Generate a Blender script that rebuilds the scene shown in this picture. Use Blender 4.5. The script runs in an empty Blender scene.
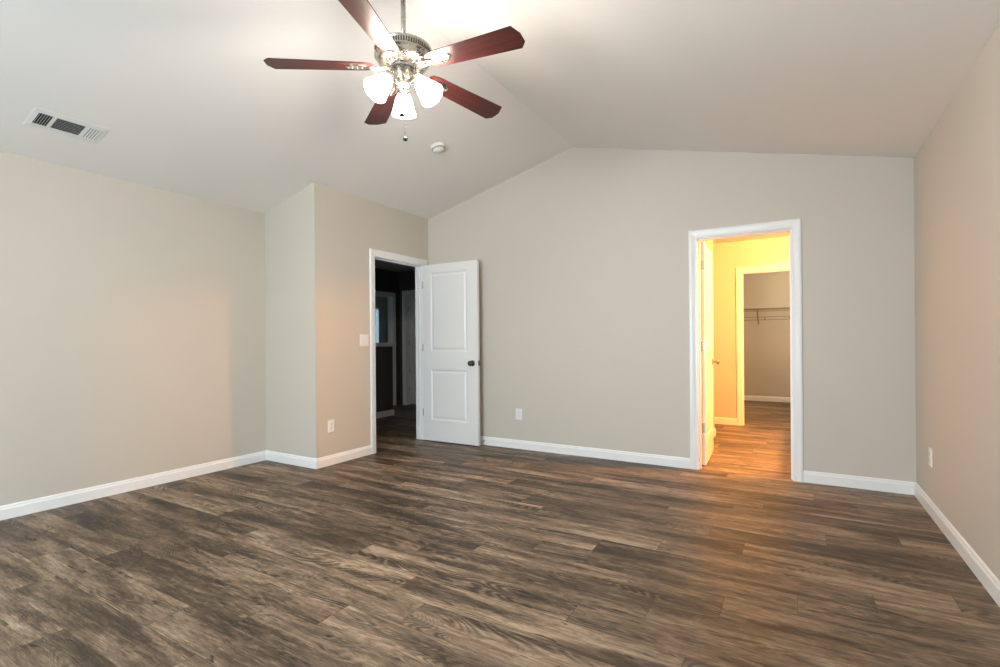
import bpy, bmesh, math, random
from mathutils import Vector, Matrix

S = bpy.context.scene
COL = S.collection
random.seed(7)
R = math.radians

# ------------------------------------------------------------------ camera
cam_d = bpy.data.cameras.new('camera')
cam = bpy.data.objects.new('camera', cam_d)
COL.objects.link(cam)
FPX = 498.654
cam_d.sensor_fit = 'HORIZONTAL'
cam_d.sensor_width = 36.0
cam_d.lens = FPX * 36.0 / 1000.0
cam_d.shift_x = 0.0
cam_d.shift_y = (341.8023 - 333.5) / 1000.0
cam_d.clip_start = 0.05
YAW, ROLL = R(30.6869), R(-0.4517)
_f = Vector((-math.sin(YAW), math.cos(YAW), 0))
_r = Vector((math.cos(YAW), math.sin(YAW), 0))
_u = Vector((0, 0, 1))
_r2 = _r * math.cos(ROLL) + _u * math.sin(ROLL)
_u2 = -_r * math.sin(ROLL) + _u * math.cos(ROLL)
M = Matrix((_r2, _u2, -_f)).transposed().to_4x4()
M.translation = Vector((0, 0, 1.1375))
cam.matrix_world = M
S.camera = cam

# ------------------------------------------------------------------ light levels
FAN_LIGHT = 108.0                     # shades of the ceiling fan lamp kit
FAN_COLOR = (1.0, 0.875, 0.745)
SKY_STRENGTH = 17.5                    # daylight through the windows behind
SKY_COLOR = (0.765, 0.92, 1.03)
BATH_LIGHT = 1750.0                     # bulbs over the bathroom vanity
BATH_COLOR = (1.0, 0.425, 0.095)
CLOSET_LIGHT = 190.0  # level of the added closet globe

S.view_settings.view_transform = 'Standard'
S.view_settings.look = 'None'
S.view_settings.gamma = 1.0
S.view_settings.exposure = 0.17
S.view_settings.use_curve_mapping = False
S.cycles.max_bounces = 10
S.cycles.diffuse_bounces = 6
S.cycles.glossy_bounces = 3
S.cycles.caustics_reflective = False
S.cycles.caustics_refractive = False
S.cycles.sample_clamp_indirect = 6.0
S.cycles.use_denoising = True

world = bpy.data.worlds.new('sky')
S.world = world
world.use_nodes = True
wn = world.node_tree.nodes['Background']
wn.inputs['Color'].default_value = (*SKY_COLOR, 1)
wn.inputs['Strength'].default_value = SKY_STRENGTH

# ------------------------------------------------------------------ dimensions (metres)
XL, YJ, XD, YB, XR = -4.471, 3.034, -3.747, 4.660, 0.746
ZL, SL, XRID, SR = 2.412, 0.2571, -1.897, 0.2349
ZRID = ZL + SL * (XRID - XL)
ZR = ZRID - SR * (XR - XRID)
YF = -2.30                            # wall behind the photographer
WT = 0.115                            # wall thickness
DH = 2.03                             # door opening height
D1A, D1B = 3.782, 4.556               # bedroom door opening (along y)
D2A, D2B = -0.738, -0.030             # bathroom door opening (along x)
YB2 = 7.33                            # bathroom far wall
CLA, CLB = -0.612, 0.100              # closet opening
YC = 10.44                            # closet far wall
XH, YH = -6.27, 6.95                  # hall far walls
HZ = 2.44


def zceil(x):
    return ZL + SL * (x - XL) if x < XRID else ZRID - SR * (x - XRID)


# area-light portals: sampling aid for the window openings
def portal(x0, x1, z0, z1, y, flip):
    d = bpy.data.lights.new('window_portal', 'AREA')
    d.shape = 'RECTANGLE'
    d.size, d.size_y = x1 - x0, z1 - z0
    d.cycles.is_portal = True
    o = bpy.data.objects.new('window_portal', d)
    COL.objects.link(o)
    o.location = ((x0 + x1) / 2, y, (z0 + z1) / 2)
    o.rotation_euler = (R(90), 0, 0) if flip else (R(-90), 0, 0)


WINS = [(-2.60, -0.80, 0.06, 2.16)]    # x0, x1, z0, z1 in the wall opposite the gable
HWIN_ADDED = (-5.85, -5.62, 0.95, 1.70)      # unseen hall window, added to light the hall's end wall
for w in WINS:
    portal(*w, YF - 0.05, True)
portal(*HWIN_ADDED, YJ + WT - 0.02, True)


# ------------------------------------------------------------------ mesh builder
class MB:
    def __init__(self):
        self.v, self.f, self.sm = [], [], []

    def add(self, vs, fs, smooth=False):
        n = len(self.v)
        self.v += [tuple(p) for p in vs]
        for f in fs:
            self.f.append([n + i for i in f])
            self.sm.append(smooth)
        return self

    def box(self, x0, x1, y0, y1, z0, z1):
        vs = [(x0, y0, z0), (x1, y0, z0), (x1, y1, z0), (x0, y1, z0),
              (x0, y0, z1), (x1, y0, z1), (x1, y1, z1), (x0, y1, z1)]
        return self.add(vs, [(0, 3, 2, 1), (4, 5, 6, 7), (0, 1, 5, 4), (1, 2, 6, 5), (2, 3, 7, 6), (3, 0, 4, 7)])

    def prism(self, poly, off):
        """closed polygon (3D points) pushed along off"""
        n = len(poly)
        o = Vector(off)
        vs = [Vector(p) for p in poly] + [Vector(p) + o for p in poly]
        fs = [tuple(range(n)), tuple(reversed(range(n, 2 * n)))]
        fs += [(i, i + n, (i + 1) % n + n, (i + 1) % n) for i in range(n)]
        return self.add(vs, fs)

    def lathe(self, prof, center=(0, 0, 0), axis=(0, 0, 1), n=32, smooth=True, closed=False):
        """prof: list of (radius, height along the axis)"""
        a = Vector(axis).normalized()
        b = a.orthogonal().normalized()
        c = a.cross(b)
        o = Vector(center)
        rings, vs, fs = [], [], []
        for r, h in prof:
            if r < 1e-6:
                rings.append([len(vs)])
                vs.append(o + a * h)
            else:
                st = len(vs)
                for i in range(n):
                    t = 2 * math.pi * i / n
                    vs.append(o + a * h + (b * math.cos(t) + c * math.sin(t)) * r)
                rings.append(list(range(st, st + n)))
        pairs = list(zip(rings, rings[1:]))
        if closed:
            pairs.append((rings[-1], rings[0]))
        for p, q in pairs:
            for i in range(n):
                j = (i + 1) % n
                if len(p) == 1 and len(q) == 1:
                    continue
                if len(p) == 1:
                    fs.append((p[0], q[j], q[i]))
                elif len(q) == 1:
                    fs.append((p[i], p[j], q[0]))
                else:
                    fs.append((p[i], p[j], q[j], q[i]))
        return self.add(vs, fs, smooth)

    def tube(self, pts, r, n=8, cap=True, smooth=True):
        pts = [Vector(p) for p in pts]
        rr = r if isinstance(r, (list, tuple)) else [r] * len(pts)
        vs, fs = [], []
        ref = None
        for k, p in enumerate(pts):
            d = (pts[min(k + 1, len(pts) - 1)] - pts[max(k - 1, 0)]).normalized()
            if ref is None:
                ref = d.orthogonal().normalized()
            ref = (ref - d * ref.dot(d)).normalized()
            c = d.cross(ref)
            for i in range(n):
                t = 2 * math.pi * i / n
                vs.append(p + (ref * math.cos(t) + c * math.sin(t)) * rr[k])
        for k in range(len(pts) - 1):
            for i in range(n):
                j = (i + 1) % n
                fs.append((k * n + i, k * n + j, (k + 1) * n + j, (k + 1) * n + i))
        self.add(vs, fs, smooth)
        if cap:
            m = len(pts) - 1
            self.add(vs[:n], [tuple(reversed(range(n)))])
            self.add(vs[m * n:], [tuple(range(n))])
        return self

    def sphere(self, c, r, n=14, sq=1.0):
        pr = [(r * math.sin(math.pi * k / n), -r * sq * math.cos(math.pi * k / n)) for k in range(n + 1)]
        return self.lathe(pr, c, n=n + 4)

    def xf(self, m):
        self.v = [tuple(m @ Vector(p)) for p in self.v]
        return self

    def build(self, name, mat, parent=None, origin=(0, 0, 0), bevel=0.0, weld=True):
        me = bpy.data.meshes.new(name)
        o = Vector(origin)
        me.from_pydata([tuple(Vector(p) - o) for p in self.v], [], self.f)
        me.polygons.foreach_set('use_smooth', self.sm)
        bm = bmesh.new()
        bm.from_mesh(me)
        if weld:
            bmesh.ops.remove_doubles(bm, verts=bm.verts, dist=1e-5)
        bmesh.ops.recalc_face_normals(bm, faces=bm.faces)
        bm.to_mesh(me)
        bm.free()
        if any(self.sm) and not all(self.sm):
            pass
        me.materials.append(mat)
        ob = bpy.data.objects.new(name, me)
        COL.objects.link(ob)
        if parent is not None:
            ob.parent = parent
        else:
            ob.location = o
        if bevel:
            md = ob.modifiers.new('bevel', 'BEVEL')
            md.width = bevel
            md.segments = 2
            md.limit_method = 'ANGLE'
            md.angle_limit = R(40)
        return ob


def tag(o, label=None, cat=None, group=None, kind=None):
    if label:
        o['label'] = label
    if cat:
        o['category'] = cat
    if group:
        o['group'] = group
    if kind:
        o['kind'] = kind
    return o


def struct(o, label, cat):
    return tag(o, label, cat, kind='structure')


def empty(name, loc, rz=0.0):
    e = bpy.data.objects.new(name, None)
    e.empty_display_size = 0.1
    e.location = loc
    e.rotation_euler = (0, 0, rz)
    COL.objects.link(e)
    return e


def copy_tree(o, parent=None):
    c = o.copy()
    COL.objects.link(c)
    if parent is not None:
        c.parent = parent
    for ch in list(o.children):
        copy_tree(ch, c)
    return c


# ------------------------------------------------------------------ materials
def nmat(name):
    m = bpy.data.materials.new(name)
    m.use_nodes = True
    nt = m.node_tree
    return m, nt, nt.nodes['Principled BSDF']


def N(nt, typ, **kw):
    n = nt.nodes.new(typ)
    for k, v in kw.items():
        if k.startswith('i_'):
            n.inputs[k[2:].replace('_', ' ')].default_value = v
        else:
            setattr(n, k, v)
    return n


def bump(nt, bsdf, height, strength, dist):
    b = N(nt, 'ShaderNodeBump')
    b.inputs['Strength'].default_value = strength
    b.inputs['Distance'].default_value = dist
    nt.links.new(height, b.inputs['Height'])
    nt.links.new(b.outputs['Normal'], bsdf.inputs['Normal'])


def paint(name, col, rough, tex=220.0, var=0.03, strength=0.12):
    m, nt, b = nmat(name)
    tc = N(nt, 'ShaderNodeTexCoord')
    n1 = N(nt, 'ShaderNodeTexNoise')
    n1.inputs['Scale'].default_value = tex
    n1.inputs['Detail'].default_value = 2
    n2 = N(nt, 'ShaderNodeTexNoise')
    n2.inputs['Scale'].default_value = 0.8
    nt.links.new(tc.outputs['Object'], n1.inputs['Vector'])
    nt.links.new(tc.outputs['Object'], n2.inputs['Vector'])
    mix = N(nt, 'ShaderNodeMix', data_type='RGBA')
    mix.inputs['A'].default_value = (*[c * (1 - var) for c in col], 1)
    mix.inputs['B'].default_value = (*[min(1, c * (1 + var)) for c in col], 1)
    nt.links.new(n2.outputs['Fac'], mix.inputs['Factor'])
    nt.links.new(mix.outputs['Result'], b.inputs['Base Color'])
    b.inputs['Roughness'].default_value = rough
    bump(nt, b, n1.outputs['Fac'], strength, 0.001)
    return m


def metal(name, col, rough, brushed=0.0):
    m, nt, b = nmat(name)
    b.inputs['Metallic'].default_value = 1.0
    tc = N(nt, 'ShaderNodeTexCoord')
    n = N(nt, 'ShaderNodeTexNoise')
    n.inputs['Scale'].default_value = 60
    nt.links.new(tc.outputs['Object'], n.inputs['Vector'])
    mr = N(nt, 'ShaderNodeMapRange')
    mr.inputs['To Min'].default_value = rough * 0.8
    mr.inputs['To Max'].default_value = rough * 1.25
    nt.links.new(n.outputs['Fac'], mr.inputs['Value'])
    nt.links.new(mr.outputs['Result'], b.inputs['Roughness'])
    b.inputs['Base Color'].default_value = (*col, 1)
    return m


def glow(name, col, strength, body=(0.9, 0.9, 0.88)):
    m, nt, b = nmat(name)
    b.inputs['Base Color'].default_value = (*body, 1)
    b.inputs['Roughness'].default_value = 0.35
    b.inputs['Emission Color'].default_value = (*col, 1)
    b.inputs['Emission Strength'].default_value = strength
    return m


def math_n(nt, op, a, b=None, c=None):
    n = N(nt, 'ShaderNodeMath', operation=op)
    for i, x in enumerate((a, b, c)):
        if x is None:
            continue
        if isinstance(x, (int, float)):
            n.inputs[i].default_value = x
        else:
            nt.links.new(x, n.inputs[i])
    return n.outputs[0]


def plank_floor():
    m, nt, b = nmat('oak_plank_vinyl')
    L = nt.links.new
    uv = N(nt, 'ShaderNodeUVMap', uv_map='plank')
    sd = N(nt, 'ShaderNodeUVMap', uv_map='seed')
    s1 = N(nt, 'ShaderNodeSeparateXYZ'); L(uv.outputs['UV'], s1.inputs[0])
    s2 = N(nt, 'ShaderNodeSeparateXYZ'); L(sd.outputs['UV'], s2.inputs[0])
    u, v, r1, r2 = s1.outputs[0], s1.outputs[1], s2.outputs[0], s2.outputs[1]
    us = math_n(nt, 'MULTIPLY_ADD', r1, 37.3, u)
    vs = math_n(nt, 'MULTIPLY_ADD', r2, 23.7, v)

    def vec(sx, sy, sz):
        c = N(nt, 'ShaderNodeCombineXYZ')
        L(math_n(nt, 'MULTIPLY', us, sx), c.inputs[0])
        L(math_n(nt, 'MULTIPLY', vs, sy), c.inputs[1])
        L(math_n(nt, 'MULTIPLY', r1, sz), c.inputs[2])
        return c.outputs[0]

    def noise(vc, scale, detail, dist=0.0, rough=0.55):
        n = N(nt, 'ShaderNodeTexNoise')
        n.inputs['Scale'].default_value = scale
        n.inputs['Detail'].default_value = detail
        n.inputs['Distortion'].default_value = dist
        n.inputs['Roughness'].default_value = rough
        L(vc, n.inputs['Vector'])
        return n.outputs['Fac']

    broad = noise(vec(1.15, 8.0, 7.0), 1.0, 3, 0.8, 0.55)
    mid = noise(vec(4.0, 44.0, 3.0), 1.0, 4, 0.7, 0.65)
    fine = noise(vec(13.0, 280.0, 2.0), 1.0, 3, 0.4, 0.75)
    blot = noise(vec(8.0, 22.0, 9.0), 1.0, 5, 1.6, 0.7)
    field = noise(vec(1.3, 6.5, 5.0), 1.0, 1.0, 0.6)
    rings = math_n(nt, 'SINE', math_n(nt, 'MULTIPLY', field, 170.0))
    rmask = N(nt, 'ShaderNodeMapRange')
    rmask.inputs['From Min'].default_value = 0.50
    rmask.inputs['From Max'].default_value = 0.66
    L(noise(vec(1.6, 8.0, 13.0), 1.0, 1.5, 0.4), rmask.inputs['Value'])
    knots = N(nt, 'ShaderNodeMapRange')
    knots.inputs['From Min'].default_value = 0.655
    knots.inputs['From Max'].default_value = 0.74
    L(noise(vec(6.0, 24.0, 17.0), 1.0, 2, 0.9), knots.inputs['Value'])
    pale = N(nt, 'ShaderNodeMapRange')
    pale.inputs['From Min'].default_value = 0.62
    pale.inputs['From Max'].default_value = 0.78
    L(noise(vec(1.2, 22.0, 19.0), 1.0, 3, 0.4), pale.inputs['Value'])
    t = math_n(nt, 'MULTIPLY_ADD', math_n(nt, 'SUBTRACT', broad, 0.5), 1.55, 0.52)

    def plus(t, x, k):
        return math_n(nt, 'ADD', t, math_n(nt, 'MULTIPLY', x, k))
    t = plus(t, math_n(nt, 'SUBTRACT', mid, 0.5), 0.80)
    t = plus(t, math_n(nt, 'SUBTRACT', fine, 0.5), 1.05)
    t = plus(t, math_n(nt, 'SUBTRACT', blot, 0.5), 0.70)
    t = plus(t, math_n(nt, 'MULTIPLY', rings, rmask.outputs[0]), 0.18)
    t = plus(t, rmask.outputs[0], -0.16)
    t = plus(t, math_n(nt, 'SUBTRACT', r2, 0.5), 0.30)
    t = plus(t, knots.outputs[0], -0.50)
    t = plus(t, pale.outputs[0], 0.22)
    cr = N(nt, 'ShaderNodeValToRGB')
    e = cr.color_ramp.elements
    e[0].position = 0.04; e[0].color = (0.019, 0.0120, 0.0070, 1)
    e[1].position = 0.98; e[1].color = (0.410, 0.312, 0.218, 1)
    for p, c in ((0.30, (0.062, 0.0410, 0.0250)), (0.52, (0.140, 0.0975, 0.0625)), (0.74, (0.250, 0.180, 0.119))):
        k = e.new(p); k.color = (*c, 1)
    L(t, cr.inputs['Fac'])
    # joints between planks
    ed = math_n(nt, 'MINIMUM', v, math_n(nt, 'SUBTRACT', PW, v))
    eu = math_n(nt, 'MINIMUM', u, math_n(nt, 'SUBTRACT', PL, u))
    joint = N(nt, 'ShaderNodeMapRange')
    joint.inputs['From Min'].default_value = 0.0003
    joint.inputs['From Max'].default_value = 0.0014
    L(math_n(nt, 'MINIMUM', ed, eu), joint.inputs['Value'])
    mx = N(nt, 'ShaderNodeMix', data_type='RGBA')
    mx.inputs['A'].default_value = (0.040, 0.028, 0.019, 1)
    L(joint.outputs[0], mx.inputs['Factor'])
    L(cr.outputs['Color'], mx.inputs['B'])
    L(mx.outputs['Result'], b.inputs['Base Color'])
    rg = N(nt, 'ShaderNodeMapRange')
    rg.inputs['To Min'].default_value = 0.40
    rg.inputs['To Max'].default_value = 0.56
    L(mid, rg.inputs['Value'])
    L(rg.outputs[0], b.inputs['Roughness'])
    h = math_n(nt, 'ADD', math_n(nt, 'MULTIPLY', fine, 0.5), joint.outputs[0])
    bump(nt, b, h, 0.25, 0.0012)
    return m


def cherry():
    m, nt, b = nmat('dark_cherry_wood')
    L = nt.links.new
    tc = N(nt, 'ShaderNodeUVMap', uv_map='grain')
    mp = N(nt, 'ShaderNodeMapping')
    mp.inputs['Scale'].default_value = (3.0, 60.0, 1.0)
    L(tc.outputs['UV'], mp.inputs['Vector'])
    n = N(nt, 'ShaderNodeTexNoise')
    n.inputs['Scale'].default_value = 1.0
    n.inputs['Detail'].default_value = 5
    n.inputs['Distortion'].default_value = 0.7
    L(mp.outputs['Vector'], n.inputs['Vector'])
    cr = N(nt, 'ShaderNodeValToRGB')
    e = cr.color_ramp.elements
    e[0].position = 0.30; e[0].color = (0.022, 0.0052, 0.0050, 1)
    e[1].position = 0.72; e[1].color = (0.076, 0.0145, 0.0130, 1)
    L(n.outputs['Fac'], cr.inputs['Fac'])
    L(cr.outputs['Color'], b.inputs['Base Color'])
    b.inputs['Roughness'].default_value = 0.36
    bump(nt, b, n.outputs['Fac'], 0.06, 0.001)
    return m


PW, PL = 0.1755, 1.245                # floor plank width, length

m_wall = paint('greige_wall_paint', (0.590, 0.548, 0.480), 0.55)
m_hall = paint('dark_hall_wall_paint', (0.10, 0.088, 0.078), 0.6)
m_ceil = paint('flat_ceiling_paint', (0.815, 0.805, 0.785), 0.9, 160, 0.015, 0.25)
m_trim = paint('white_trim_enamel', (0.87, 0.87, 0.86), 0.30, 40, 0.01, 0.03)
m_door = paint('white_door_enamel', (0.81, 0.81, 0.795), 0.38, 300, 0.01, 0.06)
m_plate = paint('white_plastic', (0.82, 0.82, 0.81), 0.28, 90, 0.01, 0.02)
m_slot = paint('dark_slot', (0.015, 0.015, 0.015), 0.7)
m_duct = paint('dark_duct_cavity', (0.030, 0.033, 0.032), 0.8)
m_ventw = paint('vent_white_enamel', (0.76, 0.77, 0.75), 0.4, 60, 0.01, 0.03)
m_nick = metal('brushed_nickel', (0.60, 0.56, 0.49), 0.26)
m_dark = metal('oil_dark_bronze', (0.10, 0.085, 0.07), 0.35)
m_black = paint('black_rubber_ring', (0.012, 0.012, 0.013), 0.5)
m_hinge = metal('satin_hinge_steel', (0.40, 0.37, 0.33), 0.35)
m_wire = paint('shaded_white_wire', (0.20, 0.165, 0.12), 0.45)  # white wire, its shade in the closet put into the colour
m_floor = plank_floor()
m_cherry = cherry()
m_shade = glow('lit_frosted_glass', FAN_COLOR, FAN_LIGHT)
m_bulb = glow('lit_bulb', FAN_COLOR, FAN_LIGHT * 7.5)
m_vbulb = glow('lit_warm_bulb', BATH_COLOR, BATH_LIGHT)
m_cbulb = glow('added_closet_glow', (1.0, 0.78, 0.50), CLOSET_LIGHT)

# ------------------------------------------------------------------ floor
PHASE = {-8: -2.53, -7: -1.9, -6: -2.272, -5: -1.969, -4: -2.92, -3: -1.397, -2: -0.35, -1: -0.815, 0: -0.541,
         1: -0.278, 2: -0.002, 3: 0.285, 4: -0.66, 5: -1.499, 6: -0.444, 7: -1.106, 8: -0.751, 9: -1.62, 10: -0.2,
         11: -0.9, 12: -1.14, 13: -2.097, 14: -1.749}
Y0 = 2.05


def build_floor():
    bm = bmesh.new()
    l1 = bm.loops.layers.uv.new('plank')
    l2 = bm.loops.layers.uv.new('seed')
    rnd = random.Random(21)
    xmin, xmax, ymin, ymax = -8.3, 1.05, YF - WT, YC + 0.1
    k0 = math.floor((ymin - Y0) / PW)
    k1 = math.ceil((ymax - Y0) / PW)
    for k in range(k0, k1):
        ya, yb = Y0 + k * PW, Y0 + (k + 1) * PW
        ph = PHASE.get(k, rnd.uniform(-1.2, 0))
        j0 = math.floor((xmin - ph) / PL)
        x = ph + j0 * PL
        while x < xmax:
            a0, a1 = max(x, xmin), min(x + PL, xmax)
            if a1 > a0:
                c0, c1 = max(ya, ymin), min(yb, ymax)
                r1, r2 = rnd.random(), rnd.random()
                q = [(a0, c0), (a1, c0), (a1, c1), (a0, c1)]
                f = bm.faces.new([bm.verts.new((p[0], p[1], 0)) for p in q])
                for lp, p in zip(f.loops, q):
                    lp[l1].uv = (p[0] - x, p[1] - ya)
                    lp[l2].uv = (r1, r2)
            x += PL
    # slab body under the planks so the floor has thickness
    me = bpy.data.meshes.new('floor')
    vs = [bm.verts.new(p) for p in ((xmin, ymin, -.08), (xmax, ymin, -.08), (xmax, ymax, -.08), (xmin, ymax, -.08))]
    bm.faces.new(list(reversed(vs)))
    tv = [bm.verts.new(p) for p in ((xmin, ymin, 0), (xmax, ymin, 0), (xmax, ymax, 0), (xmin, ymax, 0))]
    for i in range(4):
        bm.faces.new((vs[i], vs[(i + 1) % 4], tv[(i + 1) % 4], tv[i]))
    bm.to_mesh(me)
    bm.free()
    me.materials.append(m_floor)
    o = bpy.data.objects.new('floor', me)
    COL.objects.link(o)
    struct(o, 'grey brown wood plank floor running through the doorways', 'floor')


build_floor()


# ------------------------------------------------------------------ walls and ceiling
def wall(name, mb, label, mat=None):
    return struct(mb.build(name, mat or m_wall), label, 'wall')


OV = 0.03                             # how far walls run up into the ceiling slab
# left wall
wall('wall_left', MB().prism([(XL, YF - WT, 0), (XL, YJ + WT, 0), (XL, YJ + WT, ZL + OV), (XL, YF - WT, ZL + OV)], (-WT, 0, 0)),
     'long plain greige wall along the left of the room')
# short return wall facing the camera
wall('wall_return', MB().prism([(XL, YJ, 0), (XD - WT, YJ, 0), (XD - WT, YJ, zceil(XD - WT) + OV), (XL, YJ, ZL + OV)], (0, WT, 0)),
     'short greige wall stepping out beside the left wall')
# entry wall with the bedroom door opening
zt = zceil(XD - WT) + OV
w = MB()
w.box(XD - WT, XD, YJ, D1A - .02, 0, zt)
w.box(XD - WT, XD, D1A - .02, D1B + .02, DH + .02, zt)
w.box(XD - WT, XD, D1B + .02, YB, 0, zt)
wall('wall_entry', w, 'beige wall holding the open white panel door')
# back wall, gable top
w = MB()
XE = -8.3


def bstrip(xa, xb, z0):
    pts = [(xa, YB, z0), (xb, YB, z0), (xb, YB, zceil(xb) + OV)]
    if xa < XRID < xb:
        pts.append((XRID, YB, ZRID + OV))
    pts.append((xa, YB, zceil(xa) + OV))
    w.prism(pts, (0, WT, 0))


bstrip(XD - WT, D2A - .02, 0)
bstrip(D2A - .02, D2B + .02, DH + .02)
bstrip(D2B + .02, XR + WT, 0)
wall('wall_back', w, 'greige gable wall with the lit bathroom doorway')
# right wall
wall('wall_right', MB().box(XR, XR + WT, YF - WT, YB, 0, ZR + OV), 'greige wall along the right of the room')
# wall behind the photographer with a window
w = MB()


def fstrip(xa, xb, z0, z1=None):
    if z1 is not None:
        w.box(xa, xb, YF - WT, YF, z0, z1)
        return
    pts = [(xa, YF, z0), (xb, YF, z0), (xb, YF, zceil(xb) + OV)]
    if xa < XRID < xb:
        pts.append((XRID, YF, ZRID + OV))
    pts.append((xa, YF, zceil(xa) + OV))
    w.prism(pts, (0, -WT, 0))


xs = XL
for (a, b_, z0, z1) in WINS:
    fstrip(xs, a, 0)
    fstrip(a, b_, 0, z0)
    fstrip(a, b_, z1)
    xs = b_
fstrip(xs, XR, 0)
wall('wall_front', w, 'greige wall with a window opposite the gable wall')
for i, (a, b_, z0, z1) in enumerate(WINS):
    f = MB()
    t, d = .05, .08
    f.box(a, a + t, YF - d, YF, z0, z1).box(b_ - t, b_, YF - d, YF, z0, z1)
    f.box(a + t, b_ - t, YF - d, YF, z0, z0 + t).box(a + t, b_ - t, YF - d, YF, z1 - t, z1)
    f.box(a + t, b_ - t, YF - .06, YF - .02, (z0 + z1) / 2 - .02, (z0 + z1) / 2 + .02)
    struct(f.build('window_%d' % (i + 2), m_trim), 'white window in the wall opposite the gable', 'window')

# vaulted ceiling: two slopes as one slab
c = MB()
TH = .12
sec = [(XL - WT, zceil(XL) - SL * WT), (XRID, ZRID), (XR + WT, ZR - SR * WT),
       (XR + WT, ZR - SR * WT + TH), (XRID, ZRID + TH), (XL - WT, zceil(XL) - SL * WT + TH)]
c.prism([(x, YF - WT, z) for x, z in sec], (0, YB + WT - YF + WT, 0))
struct(c.build('ceiling', m_ceil), 'white vaulted ceiling with a ridge above the fan', 'ceiling')

# ---- bathroom and closet beyond the back wall
YBI = YB + WT
BXL, BXR = -1.95, 0.93
CZ = 2.45
wall('wall_bathroom_left', MB().box(BXL - .1, BXL, YBI, YC, 0, CZ), 'left wall of the bathroom behind the gable wall')
wall('wall_bathroom_right', MB().box(BXR, BXR + .1, YBI, YC, 0, CZ), 'right wall of the bathroom behind the gable wall')
w = MB()
w.box(BXL, CLA - .02, YB2, YB2 + WT, 0, CZ)
w.box(CLA - .02, CLB + .02, YB2, YB2 + WT, DH + .02, CZ)
w.box(CLB + .02, BXR, YB2, YB2 + WT, 0, CZ)
wall('wall_bathroom_back', w, 'warmly lit bathroom wall with the closet opening')
wall('wall_closet_back', MB().box(BXL, BXR, YC, YC + .1, 0, CZ), 'beige wall at the far end of the closet')
wall('wall_partition', MB().box(BXL, -.842, 6.30, 6.30 + WT, 0, CZ), 'end of a short partition beside the bathroom door')
struct(MB().box(BXL - .1, BXR + .1, YBI, YC + .1, CZ, CZ + .1).build('ceiling_bathroom', m_ceil), 'flat white ceiling of bathroom and closet', 'ceiling')

# ---- hall beyond the entry wall
XEI = XD - WT
w = MB()
yh0, yh1 = YJ + WT, YJ + WT + .1
w.box(-8.2, HWIN_ADDED[0], yh0, yh1, 0, HZ).box(HWIN_ADDED[1], XEI, yh0, yh1, 0, HZ)
w.box(HWIN_ADDED[0], HWIN_ADDED[1], yh0, yh1, 0, HWIN_ADDED[2]).box(HWIN_ADDED[0], HWIN_ADDED[1], yh0, yh1, HWIN_ADDED[3], HZ)
wall('wall_hall_near', w, 'hall wall with an added window facing the end of the hall', m_hall)
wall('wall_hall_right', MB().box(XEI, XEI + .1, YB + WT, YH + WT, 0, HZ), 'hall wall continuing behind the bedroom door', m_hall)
# far hall wall with a doorway
HA, HB = 5.92, 6.76
w = MB()
w.box(XH - WT, XH, YJ + WT + .1, HA - .02, 0, HZ)
w.box(XH - WT, XH, HA - .02, HB + .02, DH - .04, HZ)
w.box(XH - WT, XH, HB + .02, YH + WT, 0, HZ)
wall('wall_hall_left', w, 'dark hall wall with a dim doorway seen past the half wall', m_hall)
# back hall wall with a door
HDA, HDB = -6.125, -5.40
w = MB()
w.box(XH, HDA - .02, YH, YH + WT, 0, HZ)
w.box(HDA - .02, HDB + .02, YH, YH + WT, DH, HZ)
w.box(HDB + .02, XEI, YH, YH + WT, 0, HZ)
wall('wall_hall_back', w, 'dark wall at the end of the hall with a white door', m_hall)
struct(MB().box(-8.3, XEI + .1, YJ + WT, YH + 1.6, HZ, HZ + .1).build('ceiling_hall', m_ceil), 'flat ceiling of the dark hall', 'ceiling')
# room past the hall doorway, with a window
w = MB()
WX = -8.0
WY0, WY1 = 7.55, 8.19
w.box(WX - WT, WX, YJ + WT, WY0, 0, HZ)
w.box(WX - WT, WX, WY0, WY1, 0, .95)
w.box(WX - WT, WX, WY0, WY1, 1.92, HZ)
w.box(WX - WT, WX, WY1, YH + 1.6, 0, HZ)
wall('wall_far_left', w, 'wall with a window beyond the hall doorway')
wall('wall_far_back', MB().box(WX, XEI + .1, YH + 1.5, YH + 1.6, 0, HZ), 'back wall of the room past the hall')
wall('wall_far_right', MB().box(XEI, XEI + .1, YH + WT, YH + 1.5, 0, HZ), 'side wall of the room past the hall')
f = MB()
f.box(WX - .08, WX + .01, WY0, WY0 + .04, .95, 1.92).box(WX - .08, WX + .01, WY1 - .015, WY1, .95, 1.92)
f.box(WX - .08, WX + .01, WY0, WY1, .95, .99).box(WX - .08, WX + .01, WY0, WY1, 1.88, 1.92)
win = struct(f.build('window_1', m_trim), 'narrow bright window seen past the hall half wall', 'window')
gm, gnt, gb = nmat('curtained_glass')
gnt.nodes.remove(gb)
tr = N(gnt, 'ShaderNodeBsdfTransparent')
tr.inputs['Color'].default_value = (0.215, 0.245, 0.260, 1)
gnt.links.new(tr.outputs[0], gnt.nodes['Material Output'].inputs['Surface'])
MB().box(WX - .05, WX - .045, WY0 + .03, WY1 - .01, .98, 1.89).build('window_pane', gm, win)

f = MB()
a, b_, z0, z1 = HWIN_ADDED
f.box(a, a + .04, yh0 + .02, yh1 + .01, z0, z1).box(b_ - .04, b_, yh0 + .02, yh1 + .01, z0, z1)
f.box(a + .04, b_ - .04, yh0 + .02, yh1 + .01, z0, z0 + .04).box(a + .04, b_ - .04, yh0 + .02, yh1 + .01, z1 - .04, z1)
struct(f.build('window_4', m_trim), 'unseen window added to light the end wall of the hall', 'window')

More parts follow.
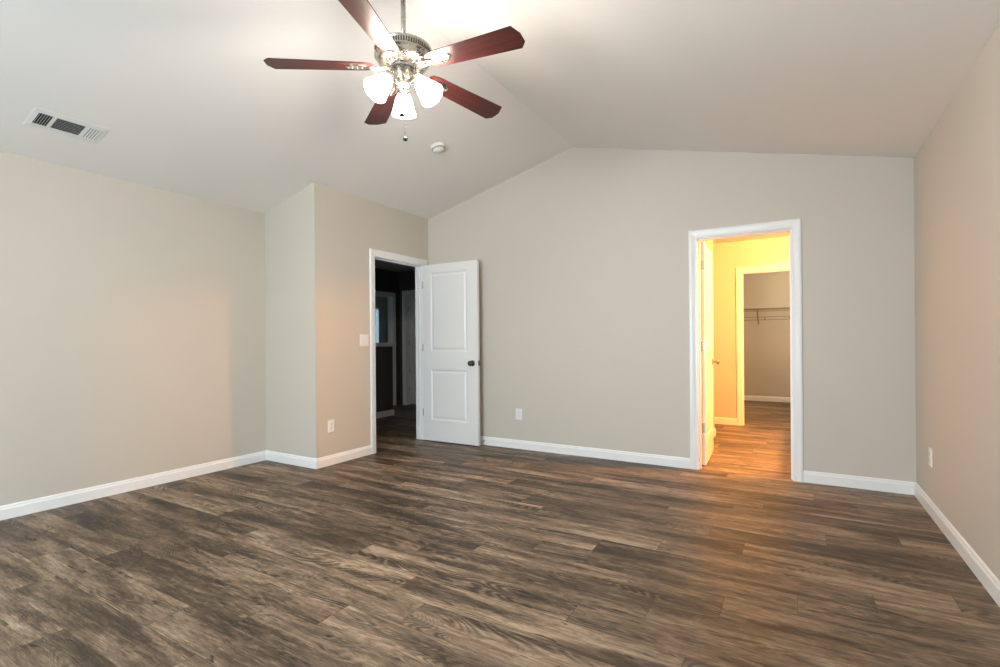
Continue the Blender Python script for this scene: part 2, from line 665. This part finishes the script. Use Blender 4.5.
# half wall with a cap in the hall
hw = MB()
hw.box(-5.555, -5.44, 4.95, 5.865, 0, 1.105)
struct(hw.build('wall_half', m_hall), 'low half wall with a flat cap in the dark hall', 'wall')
cp = MB()
cp.box(-5.60, -5.395, 4.95, 5.905, 1.105, 1.135)
cp.box(-5.575, -5.42, 4.95, 5.885, 1.08, 1.105)
struct(cp.build('trim_4', m_trim, bevel=.006), 'flat wooden cap on the hall half wall', 'trim')

# ------------------------------------------------------------------ baseboards
BPROF = [(0.0, 0.0), (0.0145, 0.0), (0.0145, 0.066), (0.012, 0.072), (0.0085, 0.075), (0.0085, 0.083), (0.0045, 0.090), (0.0, 0.0925)]


def base_run(mb, p0, p1, nrm, e0=0, e1=0):
    p0, p1, n = Vector((*p0, 0)), Vector((*p1, 0)), Vector((*nrm, 0))
    d = (p1 - p0).normalized()
    a = [p0 + n * t - d * (t * e0) + Vector((0, 0, z)) for t, z in BPROF]
    b = [p1 + n * t + d * (t * e1) + Vector((0, 0, z)) for t, z in BPROF]
    k = len(BPROF)
    mb.add(a + b, [(i, i + 1, k + i + 1, k + i) for i in range(k - 1)] + [tuple(range(k)), tuple(range(k, 2 * k)), (k - 1, 0, k, 2 * k - 1)])
    return mb


CW = 0.068                            # casing width


def baseboard(name, runs, label):
    mb = MB()
    for r_ in runs:
        base_run(mb, *r_)
    return struct(mb.build(name, m_trim), label, 'baseboard')


baseboard('baseboard_left', [((XL, YF), (XL, YJ), (1, 0), 0, -1)], 'white baseboard along the long left wall')
baseboard('baseboard_return', [((XL, YJ), (XD, YJ), (0, -1), -1, 1)], 'white baseboard on the short stepped wall')
baseboard('baseboard_entry', [((XD, YJ), (XD, D1A - .006 - CW), (1, 0), 1, 0)], 'white baseboard left of the open panel door')
baseboard('baseboard_back', [((XD, YB), (D2A - .006 - CW, YB), (0, -1), -1, 0)], 'white baseboard along the gable wall left of the lit doorway')
baseboard('baseboard_corner', [((D2B + .006 + CW, YB), (XR, YB), (0, -1), 0, -1)], 'white baseboard between the lit doorway and the right corner')
baseboard('baseboard_right', [((XR, YF), (XR, YB), (-1, 0), 0, -1)], 'white baseboard along the right wall')
baseboard('baseboard_front', [((XL, YF), (XR, YF), (0, 1), -1, -1)], 'white baseboard along the wall opposite the gable')
baseboard('baseboard_bathroom', [((BXL, YB2), (CLA - .006 - CW, YB2), (0, -1), -1, 0)], 'baseboard on the bathroom wall left of the closet opening')
baseboard('baseboard_closet', [((BXL, YC), (BXR, YC), (0, -1), -1, -1)], 'baseboard across the far closet wall')
baseboard('baseboard_partition', [((BXL, 6.30), (-.842, 6.30), (0, -1), 0, 1), ((-.842, 6.30), (-.842, 6.30 + WT), (1, 0), 1, 1)],
          'baseboard wrapping the end of the bathroom partition')
baseboard('baseboard_hall', [((-5.44, 4.95), (-5.44, 5.865), (1, 0), 0, 1), ((-5.44, 5.865), (-5.555, 5.865), (0, 1), 1, 1)], 'baseboard at the foot of the hall half wall')

# ------------------------------------------------------------------ door casings + jambs
CPROF = [(0.0, 0.0), (0.0, 0.009), (0.004, 0.0115), (0.016, 0.0115), (0.024, 0.014), (0.044, 0.018), (0.058, 0.018), (0.064, 0.0155), (CW, 0.012), (CW, 0.0)]


def casing(mb, a, b, top, to3):
    """a,b: inner edges along the wall, to3(s, out, z) -> world point"""
    rows = []
    for w_, t in CPROF:
        rows.append([to3(a - w_, t, 0), to3(a - w_, t, top + w_), to3(b + w_, t, top + w_), to3(b + w_, t, 0)])
    n = len(rows)
    vs = [p for r_ in rows for p in r_]
    fs = []
    for i in range(n):
        j = (i + 1) % n
        for k in range(3):
            fs.append((i * 4 + k, j * 4 + k, j * 4 + k + 1, i * 4 + k + 1))
    fs.append(tuple(i * 4 for i in range(n)))
    fs.append(tuple(reversed([i * 4 + 3 for i in range(n)])))
    mb.add(vs, fs)


def jamb(mb, a, b, top, to3, depth, stop):
    """liner of the opening; out runs 0 (room face) .. -depth"""
    t = .019

    def bx(s0, s1, o0, o1, z0, z1):
        ps = [to3(s, o, z) for z in (z0, z1) for (s, o) in ((s0, o0), (s1, o0), (s1, o1), (s0, o1))]
        mb.add(ps, [(0, 3, 2, 1), (4, 5, 6, 7), (0, 1, 5, 4), (1, 2, 6, 5), (2, 3, 7, 6), (3, 0, 4, 7)])
    bx(a - t, a, 0, -depth, 0, top + t)
    bx(b, b + t, 0, -depth, 0, top + t)
    bx(a, b, 0, -depth, top, top + t)
    s0, s1 = stop
    bx(a, a + .011, s0, s1, 0, top)
    bx(b - .011, b, s0, s1, 0, top)
    bx(a + .011, b - .011, s0, s1, top - .011, top)


def opening(name, a, b, top, plane, label, depth=WT, stop=(-.045, -.08), back=False):
    to3 = {'entry': lambda s, o, z: Vector((XD + o, s, z)),
           'back': lambda s, o, z: Vector((s, YB - o, z)),
           'closet': lambda s, o, z: Vector((s, YB2 - o, z)),
           'hall_left': lambda s, o, z: Vector((XH + o, s, z)),
           'hall_back': lambda s, o, z: Vector((s, YH - o, z))}[plane]
    mb = MB()
    casing(mb, a - .006, b + .006, top + .006, to3)
    if back:
        far = lambda s, o, z: to3(s, -depth - o, z)
        casing(mb, a - .006, b + .006, top + .006, far)
    jamb(mb, a, b, top, to3, depth, stop)
    return struct(mb.build(name, m_trim), label, 'door frame')


opening('trim_1', D1A, D1B, DH, 'entry', 'white door frame around the dark hall doorway')
opening('trim_2', D2A, D2B, DH, 'back', 'white door frame around the lit bathroom doorway', stop=(-.03, -.07), back=True)
opening('trim_3', CLA, CLB, DH, 'closet', 'white frame around the closet opening past the bathroom')
opening('trim_5', HA, HB, DH - .06, 'hall_left', 'dim door frame beyond the hall half wall')
opening('trim_6', HDA, HDB, DH - .02, 'hall_back', 'door frame at the end of the hall')


# ------------------------------------------------------------------ panel doors
def panel_face(mb, W, H, panels, y, sgn):
    """one moulded face of a leaf in local x (0..W), z (0..H); out = sgn along y"""
    xs = sorted({0, W} | {p[0] for p in panels} | {p[1] for p in panels})
    zs = sorted({0, H} | {p[2] for p in panels} | {p[3] for p in panels})

    def inside(x, z):
        return any(p[0] < x < p[1] and p[2] < z < p[3] for p in panels)
    for x0, x1 in zip(xs, xs[1:]):
        for z0, z1 in zip(zs, zs[1:]):
            if not inside((x0 + x1) / 2, (z0 + z1) / 2):
                mb.add([(x0, y, z0), (x1, y, z0), (x1, y, z1), (x0, y, z1)], [(0, 1, 2, 3)])
    prof = [(0, 0), (.004, -.002), (.012, -.009), (.020, -.0105), (.026, -.0095), (.040, -.0035), (.046, -.003)]
    for (x0, x1, z0, z1) in panels:
        rings = []
        for i, d in prof:
            yy = y + sgn * d
            rings.append([(x0 + i, yy, z0 + i), (x1 - i, yy, z0 + i), (x1 - i, yy, z1 - i), (x0 + i, yy, z1 - i)])
        vs = [p for r_ in rings for p in r_]
        fs = []
        for k in range(len(rings) - 1):
            for q in range(4):
                fs.append((k * 4 + q, k * 4 + (q + 1) % 4, k * 4 + 4 + (q + 1) % 4, k * 4 + 4 + q))
        k = (len(rings) - 1) * 4
        fs.append((k, k + 1, k + 2, k + 3))
        mb.add(vs, fs)


def leaf_mesh(W, H, T, panels):
    mb = MB()
    panel_face(mb, W, H, panels, 0.0, -1)
    panel_face(mb, W, H, panels, T, 1)
    for q in ([(0, 0, 0), (0, T, 0), (0, T, H), (0, 0, H)], [(W, 0, 0), (W, T, 0), (W, T, H), (W, 0, H)],
              [(0, 0, 0), (W, 0, 0), (W, T, 0), (0, T, 0)], [(0, 0, H), (W, 0, H), (W, T, H), (0, T, H)]):
        mb.add(q, [(0, 1, 2, 3)])
    return mb


KNOB = [(0, 0), (.031, 0), (.032, .003), (.029, .007), (.014, .010), (.011, .016), (.0115, .028), (.018, .034), (.0255, .042), (.028, .051), (.0265, .059), (.019, .065), (.008, .0675), (0, .068)]


def door(name, loc, rz, W, H, T, panels, kx, kz, label, mk, sides=(-1, 1), hz=(.32, 1.065, 1.79), pin_y=-.004, hmat=None):
    root = empty(name, loc, rz)
    struct(root, label, 'door')
    lf = leaf_mesh(W, H, T, panels).build('door_leaf', m_door, root)
    for s in sides:
        mb = MB()
        mb.lathe(KNOB, (kx, 0 if s < 0 else T, kz), (0, s, 0), 28)
        mb.build('door_knob', mk, root)
    lp = MB().box(W - .0005, W + .0015, T / 2 - .0125, T / 2 + .0125, kz - .028, kz + .028)
    lp.box(W + .001, W + .009, T / 2 - .006, T / 2 + .006, kz - .012, kz + .010)
    lp.build('latch_plate', mk, root)
    for z in hz:
        h = MB()
        h.lathe([(0, -.043), (.003, -.043), (.0048, -.040), (.0048, .040), (.003, .043), (0, .043)], (-.003, pin_y, z), n=14)
        h.box(-.0022, .0003, T * .05, T * .92, z - .042, z + .042)
        for dz in (-.03, 0, .03):
            h.lathe([(0, 0), (.004, 0), (.003, .0008), (0, .001)], (-.0022, T * (.3 if dz else .6), z + dz), (-1, 0, 0), 10)
        h.build('hinge', hmat or m_hinge, root)
    return root


# bedroom door, open a quarter turn in front of the gable wall
W1, H1 = 0.752, 2.016
px0, px1 = 0.110, 0.614
door('door_1', (XD + .034, 4.515, .012), R(.3), W1, H1, .035,
     [(px0, px1, .238, .815), (px0, px1, 1.022, 1.922)], .682, .895,
     'white two-panel door standing open against the gable wall', m_dark)
# bathroom door, open past ninety degrees into the bathroom
door('door_2', (D2A + .038, YBI + .008, .014), R(92.4), .698, 2.008, .035,
     [(.12, .578, .238, .815), (.12, .578, 1.022, 1.914)], .635, .908,
     'white door edge-on inside the lit bathroom doorway', m_hinge, hmat=m_hinge, hz=(.335, 1.068, 1.80), pin_y=.039)
# hall door
door('door_3', (HDA + .012, YH + .085, .012), R(4), .70, 1.985, .035,
     [(.12, .58, .238, .815), (.12, .58, 1.022, 1.89)], .64, .92,
     'white panel door in the dark at the end of the hall', m_dark, sides=(-1,), hz=(.27, .62, 1.12, 1.74), hmat=m_black)

# spring door stop on the baseboard behind the bedroom door
t = empty('door_stop', (-2.972, YB - .0145, .046))
tag(t, 'small spring door stop on the baseboard behind the open panel door', 'door stop')
sp = MB()
pts = [(.0055 * math.cos(k * .9), -.006 - k * .00085, .0055 * math.sin(k * .9)) for k in range(70)]
sp.tube(pts, .0013, 5)
sp.build('spring', m_nick, t)
MB().lathe([(0, 0), (.011, 0), (.011, .004), (.007, .008), (0, .008)], (0, 0, 0), (0, -1, 0), 18).build('base', m_nick, t)
MB().lathe([(0, .062), (.0085, .062), (.0095, .068), (.009, .078), (0, .080)], (0, 0, 0), (0, -1, 0), 18).build('rubber_tip', m_plate, t)


# ------------------------------------------------------------------ outlets and switch (local: plate in xz, out = -y)
def rplate(mb, w_, h_, t, bev=.004):
    prof = [(0, 0), (0, -t * .35), (bev * .45, -t * .8), (bev, -t)]
    rings = []
    for i, y in prof:
        rings.append([(-w_ / 2 + i, y, -h_ / 2 + i), (w_ / 2 - i, y, -h_ / 2 + i), (w_ / 2 - i, y, h_ / 2 - i), (-w_ / 2 + i, y, h_ / 2 - i)])
    vs = [p for r_ in rings for p in r_]
    fs = [(k * 4 + q, k * 4 + (q + 1) % 4, k * 4 + 4 + (q + 1) % 4, k * 4 + 4 + q) for k in range(3) for q in range(4)]
    fs += [(12, 13, 14, 15), (0, 3, 2, 1)]
    mb.add(vs, fs)


def make_outlet():
    root = empty('wall_outlet', (0, 0, 0))
    p = MB()
    rplate(p, .074, .118, .006)
    p.build('cover_plate', m_plate, root)
    for zc in (.0195, -.0195):
        rc = MB()
        poly = []
        for k in range(32):
            a = 2 * math.pi * k / 32
            poly.append((.0172 * math.cos(a), -.0058, zc + max(-.0142, min(.0142, .0172 * math.sin(a)))))
        rc.prism(poly, (0, -.0022, 0))
        r0 = rc.build('receptacle', m_plate, root)
        sl = MB()
        sl.box(-.0075, -.0052, -.0085, -.0078, zc - .001, zc + .0085)
        sl.box(.0052, .0075, -.0085, -.0078, zc + .0005, zc + .0080)
        sl.lathe([(0, .0078), (.0026, .0078), (.0026, .0085), (0, .0085)], (0, 0, zc - .0075), (0, -1, 0), 12)
        sl.build('slots', m_slot, r0)
    MB().lathe([(0, .0058), (.0032, .0058), (.0028, .0072), (0, .0076)], (0, 0, 0), (0, -1, 0), 14).build('screw', m_plate, root)
    return root


ol = make_outlet()
ol.location = (XD, 3.2025, .361)
ol.rotation_euler = (0, 0, R(90))
tag(ol, 'white double socket low on the beige wall left of the open door', 'outlet', 'wall outlets')
o2 = copy_tree(ol)
o2.location = (-2.539, YB, .366)
o2.rotation_euler = (0, 0, 0)
tag(o2, 'white double socket low on the gable wall right of the open door', 'outlet', 'wall outlets')
o3 = copy_tree(ol)
o3.location = (XR, 4.192, .368)
o3.rotation_euler = (0, 0, R(-90))
tag(o3, 'white double socket low on the right wall near the corner', 'outlet', 'wall outlets')

sw = empty('light_switch', (XD, 3.628, 1.166), R(90))
tag(sw, 'white two-gang switch plate beside the hall doorway', 'light switch')
p = MB()
rplate(p, .118, .118, .006)
p.build('cover_plate', m_plate, sw)
for xc in (-.023, .023):
    c_ = MB().box(xc - .0055, xc + .0055, -.0068, -.0058, -.0125, .0125)
    hs = c_.build('toggle_housing', m_plate, sw)
    tg = MB().prism([(xc - .0042, -.006, -.006), (xc - .0042, -.006, .006), (xc - .0042, -.017, .0105), (xc - .0042, -.018, .006)], (.0084, 0, 0))
    tg.build('toggle', m_plate, hs, bevel=.0008)
    for zc in (.030, -.030):
        MB().lathe([(0, .0058), (.0030, .0058), (.0026, .0070), (0, .0074)], (xc, 0, zc), (0, -1, 0), 12).build('screw', m_plate, sw)

# ------------------------------------------------------------------ ceiling air vent (local: x across the slope, y along the ridge, down = -z)
vt = empty('air_vent', (-3.990, 1.337, zceil(-3.990)))
vt.rotation_euler = (0, -math.atan(SL), 0)
tag(vt, 'white rectangular air vent with three louvre groups on the left ceiling slope', 'vent')
VX, VY = .106, .189                   # half sizes
IX = .066
f = MB()
# sloped flange ring
outer = [(-VX, -VY), (VX, -VY), (VX, VY), (-VX, VY)]
inner = [(-IX, -.160), (IX, -.160), (IX, .160), (-IX, .160)]
lev = [(outer, -.0005), (outer, -.002), ([(x * .96, y * .975) for x, y in outer], -.0045), (inner, -.0075), (inner, .0)]
vs = [(x, y, z) for ring, z in lev for x, y in ring]
f.add(vs, [(k * 4 + q, k * 4 + (q + 1) % 4, k * 4 + 4 + (q + 1) % 4, k * 4 + 4 + q) for k in range(4) for q in range(4)])
for yy in (-.082, .082):
    f.box(-IX, IX, yy - .009, yy + .009, -.0073, -.001)
f.build('frame', m_ventw, vt)
MB().box(-IX, IX, -.160, .160, -.0012, -.0004).build('duct_opening', m_duct, vt)


def slat(pts_a, pts_b, half, tilt, up):
    """thin tilted blade from a to b"""
    a, b = Vector(pts_a), Vector(pts_b)
    d = (b - a).normalized()
    n = Vector((0, 0, 1)).cross(d)
    w_ = n * (half * math.cos(tilt)) + Vector((0, 0, 1)) * (half * math.sin(tilt))
    th = Vector((0, 0, 1)).cross(d).cross(d)
    nn = d.cross(w_).normalized() * .0005
    mb = MB()
    mb.add([a - w_ - nn, b - w_ - nn, b + w_ - nn, a + w_ - nn, a - w_ + nn, b - w_ + nn, b + w_ + nn, a + w_ + nn],
           [(0, 1, 2, 3), (4, 7, 6, 5), (0, 4, 5, 1), (1, 5, 6, 2), (2, 6, 7, 3), (3, 7, 4, 0)])
    return mb


for k in range(6):
    y = -.153 + k * .0125
    slat((-IX, y, -.0045), (IX, y, -.0045), .0044, R(58), 0).build('louver', m_ventw, vt)
for k in range(5):
    y = .1515 - k * .0148
    slat((-IX, y, -.0045), (IX, y, -.0045), .0047, R(-16), 0).build('louver', m_ventw, vt)
for k in range(8):
    x = -.059 + k * .0165
    slat((x, -.073, -.0046), (x, .073, -.0046), .0068, R(34), 0).build('louver', m_ventw, vt)

# ------------------------------------------------------------------ smoke detector
sm = empty('smoke_detector', (-2.706, 3.510, zceil(-2.706)))
sm.rotation_euler = (0, -math.atan(SL), 0)
tag(sm, 'round white smoke detector on the left ceiling slope', 'smoke detector')
MB().lathe([(0, -.0005), (.066, -.0005), (.067, -.006), (.066, -.011), (.060, -.012), (0, -.012)], n=40).build('base', m_plate, sm)
MB().lathe([(0, -.012), (.058, -.012), (.058, -.018), (.057, -.026), (.052, -.034), (.042, -.039), (.0, -.040)], n=40).build('cover', m_plate, sm)
g = MB()
for k in range(20):
    a0, a1 = 2 * math.pi * (k + .12) / 20, 2 * math.pi * (k + .88) / 20
    q = [(r_ * math.cos(a), r_ * math.sin(a), z) for r_, z in ((.0583, -.0235), (.0540, -.0335)) for a in (a0, a1)]
    g.add([Vector(p) for p in q] + [Vector(p) * .97 for p in q], [(0, 1, 3, 2), (4, 6, 7, 5), (0, 4, 5, 1), (2, 3, 7, 6), (0, 2, 6, 4), (1, 5, 7, 3)])
g.build('sensing_slots', m_slot, sm)
MB().lathe([(0, -.039), (.009, -.039), (.009, -.0425), (.007, -.0435), (0, -.0435)], (.02, -.01, 0), n=18).build('test_button', m_plate, sm)

# ------------------------------------------------------------------ ceiling fan
KF = 0.911                             # measured fan size relative to the first layout
FX, FY = -1.8943 * KF, 2.1494 * KF
ZFC = zceil(FX)
fan = empty('ceiling_fan', (FX, FY, ZFC))
fan.scale = (KF, KF, KF)
tag(fan, 'ceiling fan with five dark cherry blades and three lit glass shades', 'ceiling fan')


def fz(z):
    return (1.1375 + KF * (z - 1.1375) - ZFC) / KF


MB().lathe([(0, .02), (.060, .02), (.068, -.02), (.066, -.045), (.050, -.070), (.026, -.084), (.018, -.090), (0, -.090)], n=40).build('canopy', m_nick, fan)
MB().lathe([(0, -.07), (.0136, -.07), (.0136, fz(2.79)), (0, fz(2.79))], n=24).build('downrod', m_nick, fan)
mt = MB()
mt.lathe([(0, fz(2.812)), (.030, fz(2.812)), (.034, fz(2.800)), (.080, fz(2.798)), (.150, fz(2.795)), (.160, fz(2.790)), (.161, fz(2.785)),
          (.157, fz(2.780)), (.155, fz(2.752)), (.160, fz(2.748)), (.160, fz(2.742)), (.152, fz(2.738)), (.150, fz(2.730)),
          (.144, fz(2.716)), (.132, fz(2.704)), (.112, fz(2.695)), (.088, fz(2.690)), (0, fz(2.690))], n=64)
motor = mt.build('motor_housing', m_nick, fan)
sl = MB()
for k in range(72):
    a0, a1 = 2 * math.pi * (k + .2) / 72, 2 * math.pi * (k + .72) / 72
    q = []
    for rr in (.1545, .1575):
        for z in (2.756, 2.777):
            for a in (a0, a1):
                q.append((rr * math.cos(a), rr * math.sin(a), fz(z)))
    sl.add(q, [(0, 1, 3, 2), (4, 6, 7, 5), (0, 4, 5, 1), (2, 3, 7, 6), (0, 2, 6, 4), (1, 5, 7, 3)])
sl.build('vent_slots', m_dark, motor)
MB().lathe([(0, fz(2.690)), (.070, fz(2.690)), (.071, fz(2.686)), (.066, fz(2.682)), (0, fz(2.682))], n=48).build('rotor_ring', m_black, fan)
MB().lathe([(0, fz(2.680)), (.050, fz(2.680)), (.054, fz(2.676)), (.054, fz(2.636)), (.056, fz(2.632)), (.056, fz(2.624)), (.050, fz(2.616)), (.040, fz(2.612)), (0, fz(2.612))], n=48).build('switch_housing', m_nick, fan)
MB().lathe([(0, fz(2.614)), (.034, fz(2.614)), (.040, fz(2.604)), (.040, fz(2.584)), (.030, fz(2.568)), (.014, fz(2.560)), (.009, fz(2.548)), (.006, fz(2.540)), (0, fz(2.539))], n=40).build('light_fitter', m_nick, fan)

# blades
BZ, DROOP, PITCH, BR = 2.6903, 0.0453, -0.1757, 0.7354


def make_blade():
    w0, w1 = .060, .0765
    r0 = .165
    out = [(r0 + .012, -w0 * .80), (r0 + .05, -w0 * .97), (BR - .028, -w1), (BR, -w1 + .058), (BR, w1 - .036), (BR - .030, w1),
           (r0 + .05, w0 * .97), (r0 + .012, w0 * .80), (r0, w0 * .55), (r0, -w0 * .55)]
    n = len(out)
    bm = bmesh.new()
    top = [bm.verts.new((x, y, .003)) for x, y in out]
    bot = [bm.verts.new((x, y, -.003)) for x, y in out]
    bm.faces.new(top)
    bm.faces.new(list(reversed(bot)))
    for i in range(n):
        bm.faces.new((top[i], bot[i], bot[(i + 1) % n], top[(i + 1) % n]))
    bmesh.ops.recalc_face_normals(bm, faces=bm.faces)
    uvl = bm.loops.layers.uv.new('grain')
    for f_ in bm.faces:
        for lp in f_.loops:
            lp[uvl].uv = (lp.vert.co.x, lp.vert.co.y)
    me = bpy.data.meshes.new('blade')
    bm.to_mesh(me)
    bm.free()
    me.materials.append(m_cherry)
    b = bpy.data.objects.new('blade', me)
    COL.objects.link(b)
    b.parent = fan
    md = b.modifiers.new('bevel', 'BEVEL')
    md.width = .0014
    md.segments = 2
    # bracket under the blade: neck arm and an oval ring plate
    br = MB()
    cx, a_, bb = .255, .060, .033
    K = 36
    ringo = [(cx + a_ * math.cos(2 * math.pi * k / K), bb * math.sin(2 * math.pi * k / K)) for k in range(K)]
    ringi = [(cx + (a_ - .013) * math.cos(2 * math.pi * k / K), (bb - .011) * math.sin(2 * math.pi * k / K)) for k in range(K)]
    zt_, zb_ = -.0032, -.0095
    vs = [(x, y, zt_) for x, y in ringo] + [(x, y, zb_ + .002) for x, y in ringo] + [(x, y, zb_) for x, y in ringi] + [(x, y, zt_) for x, y in ringi]
    fs = [(L_ * K + k, L_ * K + (k + 1) % K, (L_ + 1) * K + (k + 1) % K, (L_ + 1) * K + k) for L_ in range(3) for k in range(K)]
    br.add(vs, fs)
    ctr = [(cx + (a_ - .019) * math.cos(2 * math.pi * k / K), (bb - .017) * math.sin(2 * math.pi * k / K)) for k in range(K)]
    br.prism([(x, y, zt_) for x, y in ctr], (0, 0, -.0045))
    br.prism([(cx - a_ + .004, -.006, zt_), (cx + a_ - .006, -.006, zt_), (cx + a_ - .006, .006, zt_), (cx - a_ + .004, .006, zt_)], (0, 0, -.004))
    arm = [(.070, .0, .004), (.10, .0, -.004), (.14, .0, -.010), (.175, .0, -.009), (.203, .0, -.007)]
    for s in (-1, 1):
        br.tube([(x, s * (.004 + .010 * math.sin((x - .07) / .133 * math.pi)), z) for x, y, z in arm], [.0075, .007, .007, .0065, .006], 8)
    for (x, y) in ((cx - .028, 0), (cx + .028, 0), (cx, .0)):
        br.sphere((x, y, zb_ + .001), .0045, 8)
    ir = br.build('blade_bracket', m_nick, b)
    return b


blade0 = make_blade()
for k in range(5):
    b = blade0 if k == 0 else copy_tree(blade0, fan)
    az = R(3.375 + 72 * k - (1.2 if k == 4 else 0))
    e1 = Vector((math.cos(az), math.sin(az), -DROOP))
    n1 = Vector((-math.sin(az) * math.cos(PITCH), math.cos(az) * math.cos(PITCH), math.sin(PITCH)))
    e1.normalize()
    n1 = (n1 - e1 * n1.dot(e1)).normalized()
    z1 = e1.cross(n1)
    m3 = Matrix((e1, n1, z1)).transposed()
    b.rotation_euler = m3.to_euler()
    b.location = (0, 0, fz(BZ))

# light kit
TL = R(41)


def make_lamp():
    ax = Vector((math.sin(TL), 0, -math.cos(TL)))
    base = Vector((.092, 0, fz(2.600)))
    arm = MB()
    arm.tube([(.030, 0, fz(2.590)), (.05, 0, fz(2.597)), (.070, 0, fz(2.608)), (.083, 0, fz(2.609)), base + ax * .004], [.0075, .0075, .0075, .008, .009], 12)
    arm.lathe([(0, -.004), (.020, -.004), (.029, .004), (.031, .016), (.030, .024), (0, .024)], base, ax, 28)
    a = arm.build('lamp_arm', m_nick, fan)
    sh = MB()
    prof = [(.0285, .008), (.034, .018), (.043, .036), (.0505, .060), (.0575, .086), (.0645, .110), (.0715, .130), (.069, .130), (.062, .110), (.055, .086), (.048, .060), (.0405, .038), (.0315, .021), (.026, .010)]
    sh.lathe(prof, base, ax, 40, closed=True)
    s = sh.build('lamp_shade', m_shade, fan)
    bu = MB()
    bu.lathe([(0, .022), (.012, .022), (.013, .04), (.022, .060), (.0265, .078), (.024, .094), (.014, .105), (0, .108)], base, ax, 24)
    bu.build('bulb', m_bulb, s)
    return a, s


la, ls = make_lamp()
for k in range(3):
    a, s = (la, ls) if k == 0 else (copy_tree(la, fan), copy_tree(ls, fan))
    rz = R(131.5 + 120 * k)
    a.rotation_euler = (0, 0, rz)
    s.rotation_euler = (0, 0, rz)

# pull chains
for (az, z_end, fob) in ((-60, 2.400, 'bell'), (-42, 2.268, 'ball')):
    x, y = .057 * math.cos(R(az)), .057 * math.sin(R(az))
    ch = MB()
    ch.tube([(.050 * math.cos(R(az)), .050 * math.sin(R(az)), fz(2.640)), (x, y, fz(2.636)), (x, y, fz(2.60)), (x, y, fz(z_end + .012))], .0011, 6)
    z = 2.622
    while z > z_end + .012:
        ch.sphere((x, y, fz(z)), .0019, 6)
        z -= .012
    c_ = ch.build('pull_chain', m_nick, fan)
    fb = MB()
    if fob == 'ball':
        fb.lathe([(0, .014), (.003, .013), (.004, .009), (.011, .004), (.0135, -.003), (.011, -.011), (.005, -.015), (0, -.016)], (x, y, fz(z_end)), n=18)
    else:
        fb.lathe([(0, .012), (.003, .011), (.005, .006), (.014, .000), (.017, -.007), (.013, -.011), (0, -.012)], (x, y, fz(z_end)), n=18)
    fb.build('chain_fob', m_black, c_)

# ------------------------------------------------------------------ closet wire shelf
wsx0, wsx1 = BXL + .02, BXR - .02
ws = empty('wire_shelf', ((wsx0 + wsx1) / 2, YC, 1.70))
tag(ws, 'wire closet shelf with a hanging rail on the far closet wall', 'shelf')
ox, oy, oz = (wsx0 + wsx1) / 2, YC, 1.70


def loc(x, y, z):
    return (x - ox, y - oy, z - oz)


d = MB()
YFT = YC - .30
for (y, z, r_) in ((YC - .008, 1.700, .003), (YC - .10, 1.697, .0026), (YC - .20, 1.697, .0026), (YFT, 1.702, .0036), (YFT, 1.652, .0034)):
    d.tube([loc(wsx0, y, z), loc(wsx1, y, z)], r_, 6)
x = wsx0 + .02
while x < wsx1:
    d.tube([loc(x, YC - .006, 1.702), loc(x, YFT, 1.705), loc(x, YFT - .002, 1.652)], .0014, 4)
    x += .026
d.build('shelf_deck', m_wire, ws)
hr = MB()
for z in (1.548, 1.495):
    hr.tube([loc(wsx0, YFT + .01, z), loc(wsx1, YFT + .01, z)], .0040, 8)
x = -.863
while x < wsx1:
    hr.box(*[q for pr in ((x - ox - .008, x - ox + .008), (YFT + .008 - oy, YFT + .014 - oy), (1.493 - oz, 1.550 - oz)) for q in pr])
    x += .385
hr.build('hang_rail', m_wire, ws)
for x in (-1.42, -.60, .22):
    bk = MB()
    bk.tube([loc(x, YFT, 1.700), loc(x, YFT + .02, 1.64), loc(x, YC - .02, 1.455), loc(x, YC - .006, 1.425)], [.0055, .0075, .0075, .006], 8)
    bk.build('support_bracket', m_wire, ws)

# ------------------------------------------------------------------ bathroom vanity, its lamp and the added closet globe
va = empty('vanity_cabinet', (.52, 5.9, 0))
tag(va, 'white vanity cabinet on the right wall inside the bathroom', 'vanity')
MB().box(-.24, .38, -1.0, 1.0, .10, .80).box(-.17, .38, -1.0, 1.0, 0, .10).build('cabinet_body', m_trim, va)
for k in range(4):
    dr = leaf_mesh(.46, .60, .019, [(.06, .40, .07, .53)])
    dr.xf(Matrix.Translation((-.2405, .98 - k * .5 - .02, .15)) @ Matrix.Rotation(R(-90), 4, 'Z'))
    dd = dr.build('cabinet_door', m_trim, va)
    MB().sphere((-.272, .98 - k * .5 - (.06 if k % 2 else .42), .68), .014, 10).build('knob', m_nick, dd)
MB().box(-.29, .385, -1.02, 1.02, .80, .84).box(.363, .385, -1.02, 1.02, .84, .94).build('countertop', m_plate, va, bevel=.004)

vl = empty('wall_lamp', (BXR, 5.15, 2.06))
tag(vl, 'three-globe warm vanity lamp on the right bathroom wall', 'wall lamp')
MB().box(-.025, 0, -.36, .36, -.05, .05).build('back_plate', m_nick, vl, bevel=.004)
for y in (-.22, 0, .22):
    MB().tube([(-.02, y, 0), (-.09, y, 0), (-.11, y, .02)], .010, 10).build('lamp_arm', m_nick, vl)
    MB().sphere((-.11, y, .075), .058, 18).build('lamp_globe', m_vbulb, vl)

cl = empty('added_closet_light', (.25, 9.0, CZ))  # lamp out of view, added to brighten the closet
tag(cl, 'unseen round globe light added to brighten the closet', 'added light')
MB().lathe([(0, 0), (.10, 0), (.10, -.02), (.085, -.03), (0, -.03)], n=32).build('base', m_nick, cl)
MB().lathe([(.085, -.03), (.11, -.05), (.105, -.09), (.07, -.12), (0, -.13)], n=32).build('added_globe', m_cbulb, cl)
